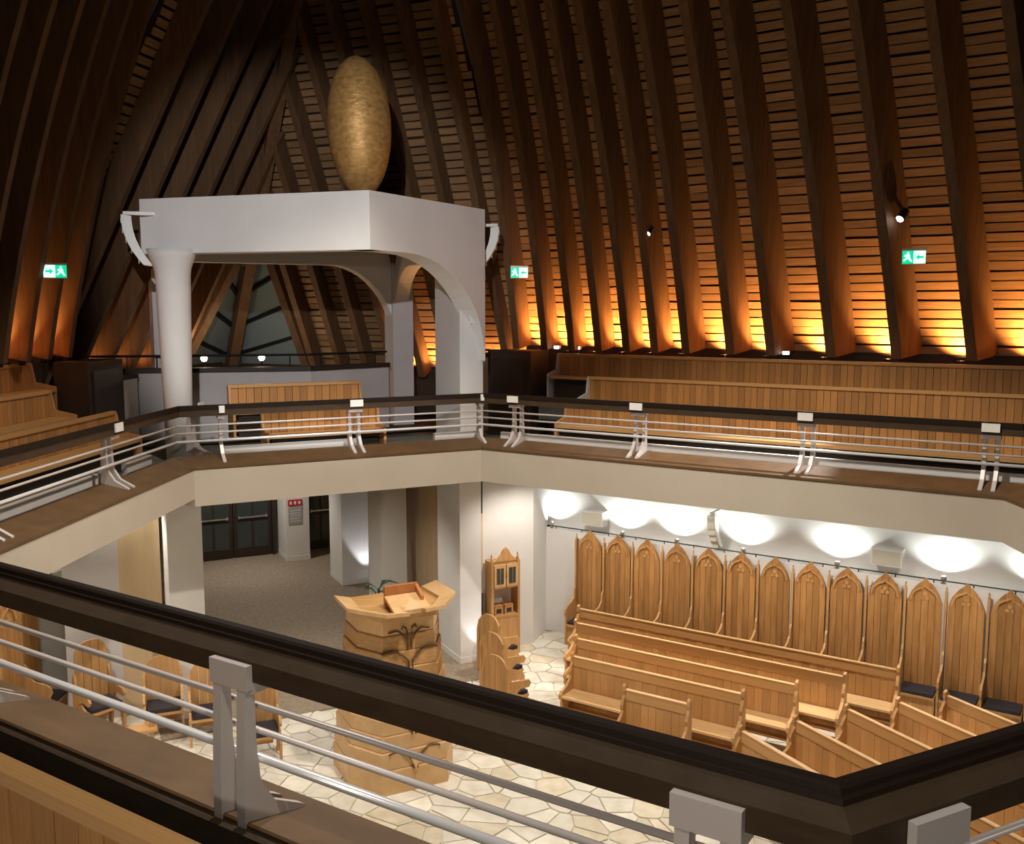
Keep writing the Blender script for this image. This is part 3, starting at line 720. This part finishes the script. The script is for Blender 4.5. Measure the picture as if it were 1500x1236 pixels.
def kneeler(label, loc, rz):
    t = thing('kneeling_bench',label,'bench',loc,rz,'low kneeling benches')
    MB().box(-.45,.45,-.13,.13,.40,.44).build('top','ash_x',t,local=True)
    for sx in (-.38,.38):
        pr = [(-.12,0),(-.06,.06),(-.05,.30),(-.12,.40),(.12,.40),(.05,.30),(.06,.06),(.12,0)]
        MB().prism([Vector((sx-.02,y,z)) for y,z in pr],(.04,0,0)).build('leg_panel','ash',t,local=True)
        MB().box(sx-.04,sx+.04,-.03,.03,.44,.62).build('upright','ash',t,local=True)
    MB().box(-.36,.36,-.015,.015,.12,.20).build('stretcher','ash_x',t,local=True)
kneeler('low kneeling bench farther left behind the lower railing pipe',(-6.7,13.0,0),R(25))
kneeler('low kneeling bench nearer the armchairs behind the lower railing pipe',(-5.55,13.05,0),R(25))

# glazed cabinet
cab = thing('glazed_cabinet','narrow wooden cabinet with two small glazed doors and a peaked crest','cabinet',A(1.60,3.20,0),math.atan2(EP.y,EP.x))
for sx in (-.27,.27):
    p = MB().box(sx-.025,sx+.025,-.14,.14,0,1.80).build('side_post','ash',cab,local=True)
    MB().lathe([(.02,1.80),(.028,1.84),(.012,1.88),(.02,1.91),(.001,1.95)],8,(sx,-.08,0)).build('finial','ash',p,local=True)
MB().box(-.25,.25,-.13,.13,1.28,1.80).build('upper_body','ash',cab,local=True)
MB().prism([Vector((x,-.14,z)) for x,z in ((-.26,1.80),(.26,1.80),(.16,1.86),(.10,1.93),(.05,2.02),(0,2.06),(-.05,2.02),(-.10,1.93),(-.16,1.86))],(0,.04,0)).build('crest','ash',cab,local=True)
for sx in (-.125,.125):
    d = MB().box(sx-.115,sx+.115,-.155,-.13,1.32,1.74).build('door','ash_light',cab,local=True)
    MB().box(sx-.07,sx+.07,-.162,-.15,1.38,1.68).build('pane','door_glass',d,local=True)
    MB().box(sx-.005,sx+.005,-.168,-.16,1.38,1.68).build('glazing_bar','ash',d,local=True)
    MB().lathe([(.001,-.01),(.012,-.008),(.012,.008),(.001,.01)],8,(sx*.12,-.165,1.52)).build('knob','chrome',d,local=True)
MB().box(-.25,.25,-.14,.13,.74,.78).build('shelf','ash_x',cab,local=True)
MB().box(-.25,.25,-.13,.13,.05,.74).build('lower_body','ash',cab,local=True)
for k, x in enumerate((-.13,.08)):
    t = thing('wooden_box','%s small wooden box on the open shelf of the glazed cabinet'%('left','right')[k],'box',(cab.matrix_basis @ Vector((x,-.02,.78))),math.atan2(EP.y,EP.x),'boxes on the cabinet shelf')
    MB().box(-.085,.085,-.09,.09,0,.16).build('body','ash',t,local=True); MB().box(-.09,.09,-.095,.095,.16,.18).build('lid','ash_red',t,local=True)
    MB().box(-.05,.05,-.097,-.09,.04,.12).build('front_panel','cushion',t,local=True)

# plant behind the pulpit
pl = thing('potted_plant','small dark green plant behind the right end of the pulpit rim','plant',A(3.3,1.35,0))
MB().lathe([(.12,0),(.17,.28),(.18,.30),(.15,.30)],14).build('pot','plaster_grey',pl,local=True)
MB().tube([(0,0,.28),(.01,0,.7),(0,.01,1.05)],.02,6).build('stem','leaf',pl,local=True)
for k in range(14):
    a = 2.4*k; L = .35+.1*(k%3); z = .5+.045*k
    d = Vector((math.cos(a),math.sin(a),0)); s = Vector((-d.y,d.x,0))*.05
    MB().add([Vector((0,0,z)),d*L*.5+s+Vector((0,0,z+.14)),d*L+Vector((0,0,z+.08)),d*L*.5-s+Vector((0,0,z+.14)),d*L*.5+Vector((0,0,z+.11))],[(0,1,4),(1,2,4),(2,3,4),(3,0,4)]).build('leaf','leaf',pl,local=True)

# ------------------------------------------------------------------ things on the walls
def wall_box(u, z, label):
    t = thing('wall_speaker',label,'loudspeaker',SP(0,u,KW-.001,z),rzD,'beige wall loudspeakers')
    MB().box(-.24,.24,-.24,0,-.14,.14).build('housing','white_plastic',t,local=True)
    MB().box(-.215,.215,-.25,-.24,-.115,.115).build('grille','beige_plastic',t,local=True)
wall_box(8.60,2.40,'beige box loudspeaker high on the wall over the first stalls')
wall_box(3.17,2.40,'beige box loudspeaker on the wall toward the right picture edge')
line_array(SP(0,6.08,KW-.405,2.80),rzD,'curved white loudspeaker on the washed wall between the two beige boxes',.62)
# shelf rail behind the stalls
sr = thing('shelf_rail','thin dark cable rail along the shelf above the choir stalls','rail',SP(0,5,KW-.2,SH))
MB().tube([SP(0,9.5,KW-.22,SH+.05),SP(0,5,KW-.22,SH+.05),SP(0,-3,KW-.22,SH+.05)],.012,6).build('cable','black_metal',sr)
for k in range(22):
    u = 9.4-.58*k; MB().tube([SP(0,u,KW-.22,SH),SP(0,u,KW-.22,SH+.06)],.01,6).build('clip','black_metal',sr)
for j, px in enumerate((818,925,1007,1108,1250,1412,1560)):
    t0 = (px-750)/1400*.985; y = (EO[0]+KW)/(N[0].x*t0+N[0].y); u = W[0].dot(Vector((t0*y,y)))
    b = SP(0,u,KW-.20,SH); t = thing('wall_washer','small uplight on the shelf behind the stalls, %s from the left'%ORD[j],'lamp',b,rzD,'shelf uplights')
    MB().lathe([(.05,0),(.05,.02),(.02,.03),(.02,.06),(.045,.065),(.05,.12),(.042,.12),(.03,.08)],14).build('lamp_body','chrome',t,local=True)
    MB().lathe([(.001,.085),(.03,.085),(.03,.095),(.001,.095)],12).build('lens','led',t,local=True)
    l = spot('wall_washer_light', SP(0,u,KW-.20,SH+.12), SP(0,u,KW,SH+.80), 60, (.93,1,.97), 140, .55, .03); l.parent = t; l.matrix_parent_inverse = t.matrix_basis.inverted()

for j, u in enumerate((-16.1,-14.9)):
    b = SP(2,u,3.20,SH); t = thing('wall_washer','small uplight on the shelf of the left wall, %s'%('farther one','nearer one')[j],'lamp',b,0,'shelf uplights on the left')
    MB().lathe([(.05,0),(.05,.02),(.02,.03),(.02,.06),(.045,.065),(.05,.12),(.042,.12),(.03,.08)],14).build('lamp_body','chrome',t,local=True)
    MB().lathe([(.001,.085),(.03,.085),(.03,.095),(.001,.095)],12).build('lens','led',t,local=True)
    l = spot('wall_washer_light', SP(2,u,3.2,SH+.12), SP(2,u,3.4,SH+.8), 70, (.93,1,.97), 140, .55, .03); l.parent = t; l.matrix_parent_inverse = t.matrix_basis.inverted()
# exit signs on the rafters
def exit_sign(loc, rz, label, arrow_left=True):
    t = thing('exit_sign',label,'exit sign',loc,rz,'green exit signs')
    MB().box(-.16,.16,-.02,.02,-.10,.10).build('housing','white_plastic',t,local=True)
    s = -1 if arrow_left else 1
    MB().box(*sorted((s*.155,s*.005)),-.026,-.02,-.09,.09).build('green_field','exit_green',t,local=True)
    MB().box(*sorted((-s*.155,s*.005)),-.026,-.02,-.09,.09).build('white_field','exit_white',t,local=True)
    m = MB(); c = s*.08     # running figure
    m.add([Vector((c+x,-.028,z)) for x,z in ((-.015,.05),(.015,.05),(.015,.075),(-.015,.075))],[(0,1,2,3)])
    m.add([Vector((c+x,-.028,z)) for x,z in ((-.02,.045),(.025,.045),(.03,-.005),(.06,-.06),(.035,-.065),(.0,-.02),(-.05,-.06),(-.065,-.045),(-.02,.0),(-.05,.01),(-.05,.03))],[tuple(range(11))])
    m.build('running_figure','exit_white',t,local=True)
    c = -s*.08; MB().add([Vector((c+x*-s*-1,-.028,z)) for x,z in ((-.05,.015),(.01,.015),(.01,.045),(.055,0),(.01,-.045),(.01,-.015),(-.05,-.015))],[tuple(range(7))]).build('arrow','exit_green',t,local=True)
    MB().box(-.165,.165,-.03,.06,.10,.125).build('hood','steel',t,local=True)
    MB().box(-.03,.03,.02,.30,.0,.06).build('bracket','black_metal',t,local=True)
def facing(p): return math.atan2(p[0],p[1])*-1     # turn the front (-y) back along the line to the nave middle
for (x,y,z),lb,al in (((.14,18.45,7.12),'green exit sign right of the canopy, by the corner of the right roof slope',True),((6.06,14.60,7.20),'large green exit sign on a rafter at the right',True),((-7.02,14.85,7.0),'green exit sign at the far left on a rafter',False)):
    exit_sign((x*.962,y*.962,EYE+(z-EYE)*.962),facing((x,y)),lb,al)
    bx = Vector((x,y,z+.16)); 
# small brackets of wood that carry the signs
def roof_spot(i, u, k, z, tgt, label, energy, col=(1,.96,.92), size=40):
    p = SP(i,u,k,z); t = thing('roof_spotlight',label,'spotlight',p,0,'spotlights on the roof')
    d = (Vector(tgt)-p).normalized(); q = d.to_track_quat('-Z','Y').to_matrix().to_4x4()
    b = MB().lathe([(.001,.16),(.05,.16),(.06,.10),(.06,-.02),(.05,-.02),(.045,.0),(.001,.0)],14).build('lamp_body','black_metal',t,local=True); b.matrix_basis = q
    e = MB().lathe([(.001,-.06),(.03,-.055),(.055,-.03),(.055,-.02),(.001,-.02)],12).build('lens','led',t,local=True); e.matrix_basis = q
    MB().tube([(0,0,.0),N[i].to_3d()*.25+Vector((0,0,.10)),N[i].to_3d()*.40+Vector((0,0,.10))],.018,6).build('arm','black_metal',t,local=True)
    l = spot('roof_spot_light', p+d*.09, tgt, energy, col, size, .5, .06); l.parent = t; l.matrix_parent_inverse = t.matrix_basis.inverted()
PT = A(-2.2,0,1.6)
roof_spot(0,7.20,2.75,7.74,PT,'bright white roof spotlight above the middle of the right gallery',1300)
roof_spot(0,3.05,2.72,7.78,A(-3.5,.5,.5),'bright white roof spotlight on the rafter with the exit sign, upper right',1800)
roof_spot(3,-1.5,2.6,9.0,A(.7,-.45,7.4),'added unseen spotlight above the near gallery aimed at the white canopy',3600,(.98,.97,1),29)  # unseen lamp added to brighten the canopy front
def pendant(x, y, z, tgt, energy, col, size, label):  # out of view fill lamp, added to brighten nave and gallery
    t = thing('added_fill_flood',label,'lamp',(x,y,z),0,'added fill floods high over the nave')
    MB().lathe([(.001,.30),(.05,.30),(.12,.22),(.20,.0),(.18,.0),(.10,.18),(.001,.20)],20).build('shade','black_metal',t,local=True)
    MB().lathe([(.001,.03),(.15,.03),(.15,.05),(.001,.05)],16).build('lens','led',t,local=True)
    MB().tube([(0,0,.3),(0,0,1.2)],.012,6).build('cable','black_metal',t,local=True)
    l = spot('added_fill_light',(x,y,z-.02),tgt,energy,col,size,.35,.15); l.parent = t; l.matrix_parent_inverse = t.matrix_basis.inverted()
pendant(1.2,9.0,11.8,(1.6,10.0,0),3000,(1,.90,.78),100,'added fill flood over the middle of the nave, beyond the top of the picture')
pendant(-1.6,9.5,11.6,(-2.6,10.2,0),1500,(1,.90,.78),100,'added fill flood over the left side of the nave, beyond the top of the picture')
roof_spot(3,-.8,1.9,9.5,SP(3,-.9,.35,4.9),'added unseen fill spotlight right above the near railing',330,(1,.92,.82),110)  # unseen lamp added to lift the handrail top and brackets
roof_spot(3,.4,5.2,7.3,SP(3,-1.8,.8,4.5),'added fill flood behind the camera aimed at the near railing',420,(1,.88,.74),80)  # unseen fill added for the near bench and railing
# little aisle markers
for j,(u,k) in enumerate(((9.3,3.05),(8.85,3.05),(4.87,3.05))):
    t = thing('marker_light',('white marker light at the left foot of the right roof slope','white marker light second from the left at the roof foot','white marker light at the middle of the roof foot')[j],'lamp',SP(0,u,k+.22,5.70),rzD,'marker lights')
    MB().box(-.06,.06,-.03,.03,-.03,.03).build('housing','steel',t,local=True); MB().box(-.05,.05,-.04,-.03,-.022,.022).build('lens','led',t,local=True)

# orange uplights at the rafter feet
OR = (1,.47,.14)
def uplight(f, u, energy, label, h=-.06, size=118, off=-.30, side=.0):
    b = SUR(f,u,h,off); t = thing('rafter_uplight',label,'lamp',b,0,'orange uplights at the rafter feet')
    MB().lathe([(.05,-.10),(.055,-.02),(.055,.02),(.045,.02),(.04,-.02),(.001,-.02)],12).build('lamp_body','black_metal',t,local=True)
    MB().lathe([(.001,-.015),(.035,-.015),(.035,-.005),(.001,-.005)],10).build('lens','led_warm',t,local=True)
    MB().tube([(0,0,-.10),Vector((0,0,-.10))+SUR(f,u,h,.02)-b],.012,6).build('arm','black_metal',t,local=True)
    l = spot('rafter_uplight_lamp', b+Vector((0,0,.03)), SUR(f,u+side,h+.80,.35), energy, OR, size, .9, .04); l.parent = t; l.matrix_parent_inverse = t.matrix_basis.inverted()
ru = sorted(raf_u('right'),reverse=True)
for j in range(len(ru)-2):
    w_ = ru[j]-ru[j+1]; uplight('right', ru[j+1]+.13+twist('right',ru[j+1])*.6+.12*w_, 260+150*w_, 'uplight at the foot of the right roof slope, %s bay from the left'%ORD[j], side=.0)
for j, u in enumerate((-14.65,-14.05,-13.45)): uplight('left',u,190,'uplight at the foot of the left roof slope, %s bay from its far end'%ORD[j],off=-.20,h=-.02)
for j, u in enumerate((7.6,8.3,9.0,9.7,10.4)): uplight('far_right',u,(90,90,140,140,140)[j],'uplight at the foot of the slope right of the window, %s from the right'%ORD[j],h=-.55)
for j, u in enumerate((-17.5,-16.7,-15.9,-15.2)): uplight('far_left',u,45,'uplight at the foot of the slope left of the window, %s from the window'%ORD[j],h=-.55)
# glowing globes added in place of lamp reflections in the window glass
for j,(a,p) in enumerate(((6.6,-1.22),(6.4,-.08))):
    t = thing('reflection_globe',('left','right')[j]+' glowing globe in place of a lamp reflection in the dark window','lamp',A(a,p,5.35),0,'globes in place of window reflections')
    MB().lathe([(.02,-1.3),(.02,-.03),(.05,-.01),(.05,.0)],10).build('stand','black_metal',t,local=True)
    MB().lathe([(.001,0),(.05,.02),(.07,.07),(.05,.12),(.001,.14)],14).build('globe','led_warm',t,local=True,smooth=True)
    point('reflection_globe_light',A(a,p,5.65),18,(1,.75,.5),.06)
# ground floor: floor uplights and unseen soffit lights added as fill
def ground_up(a, p, ta, tp, label, e):
    b = A(a,p,0); t = thing('floor_uplight',label,'lamp',b,0,'floor uplights')
    MB().lathe([(.07,.008),(.07,.05),(.055,.06),(.045,.045),(.001,.045)],14).build('lamp_body','chrome',t,local=True)
    MB().lathe([(.001,.047),(.04,.047),(.04,.052),(.001,.052)],12).build('lens','led',t,local=True)
    l = spot('floor_uplight_lamp', b+Vector((0,0,.08)), A(ta,tp,2.5), e, (.92,.94,1), 60, .4, .04); l.parent = t; l.matrix_parent_inverse = t.matrix_basis.inverted()
ground_up(6.98,2.42,7.26,2.32,'floor uplight by the lobby pier',60)
ground_up(1.22,2.58,1.42,2.50,'floor uplight at the foot of the pier right of the pulpit',30)
for j,(x,y) in enumerate([SP(0,u,1.7,0).to_2d() for u in (8.6,6.4,4.2,2.0)]+[SP(2,u,1.7,0).to_2d() for u in (-14.2,-11.5,-8.5)]+[A(3.0,0).to_2d(),A(9.2,0).to_2d()]):
    t = thing('soffit_fill','added unseen downlight under the gallery, %s counted from the glazed cabinet'%ORD[j],'lamp',(x,y,SOF),0,'added fill downlights under the gallery')
    MB().lathe([(.09,-.012),(.09,.01),(.07,.01),(.07,-.012)],16).build('ring','chrome',t,local=True)
    MB().lathe([(.001,-.004),(.068,-.004),(.068,.004),(.001,.004)],16).build('lens','led',t,local=True)
    l = spot('soffit_fill_lamp',(x,y,SOF-.03),(x,y,0),(250 if j < 7 else 330),(1,.93,.84),140,.6,.08); l.parent = t; l.matrix_parent_inverse = t.matrix_basis.inverted()
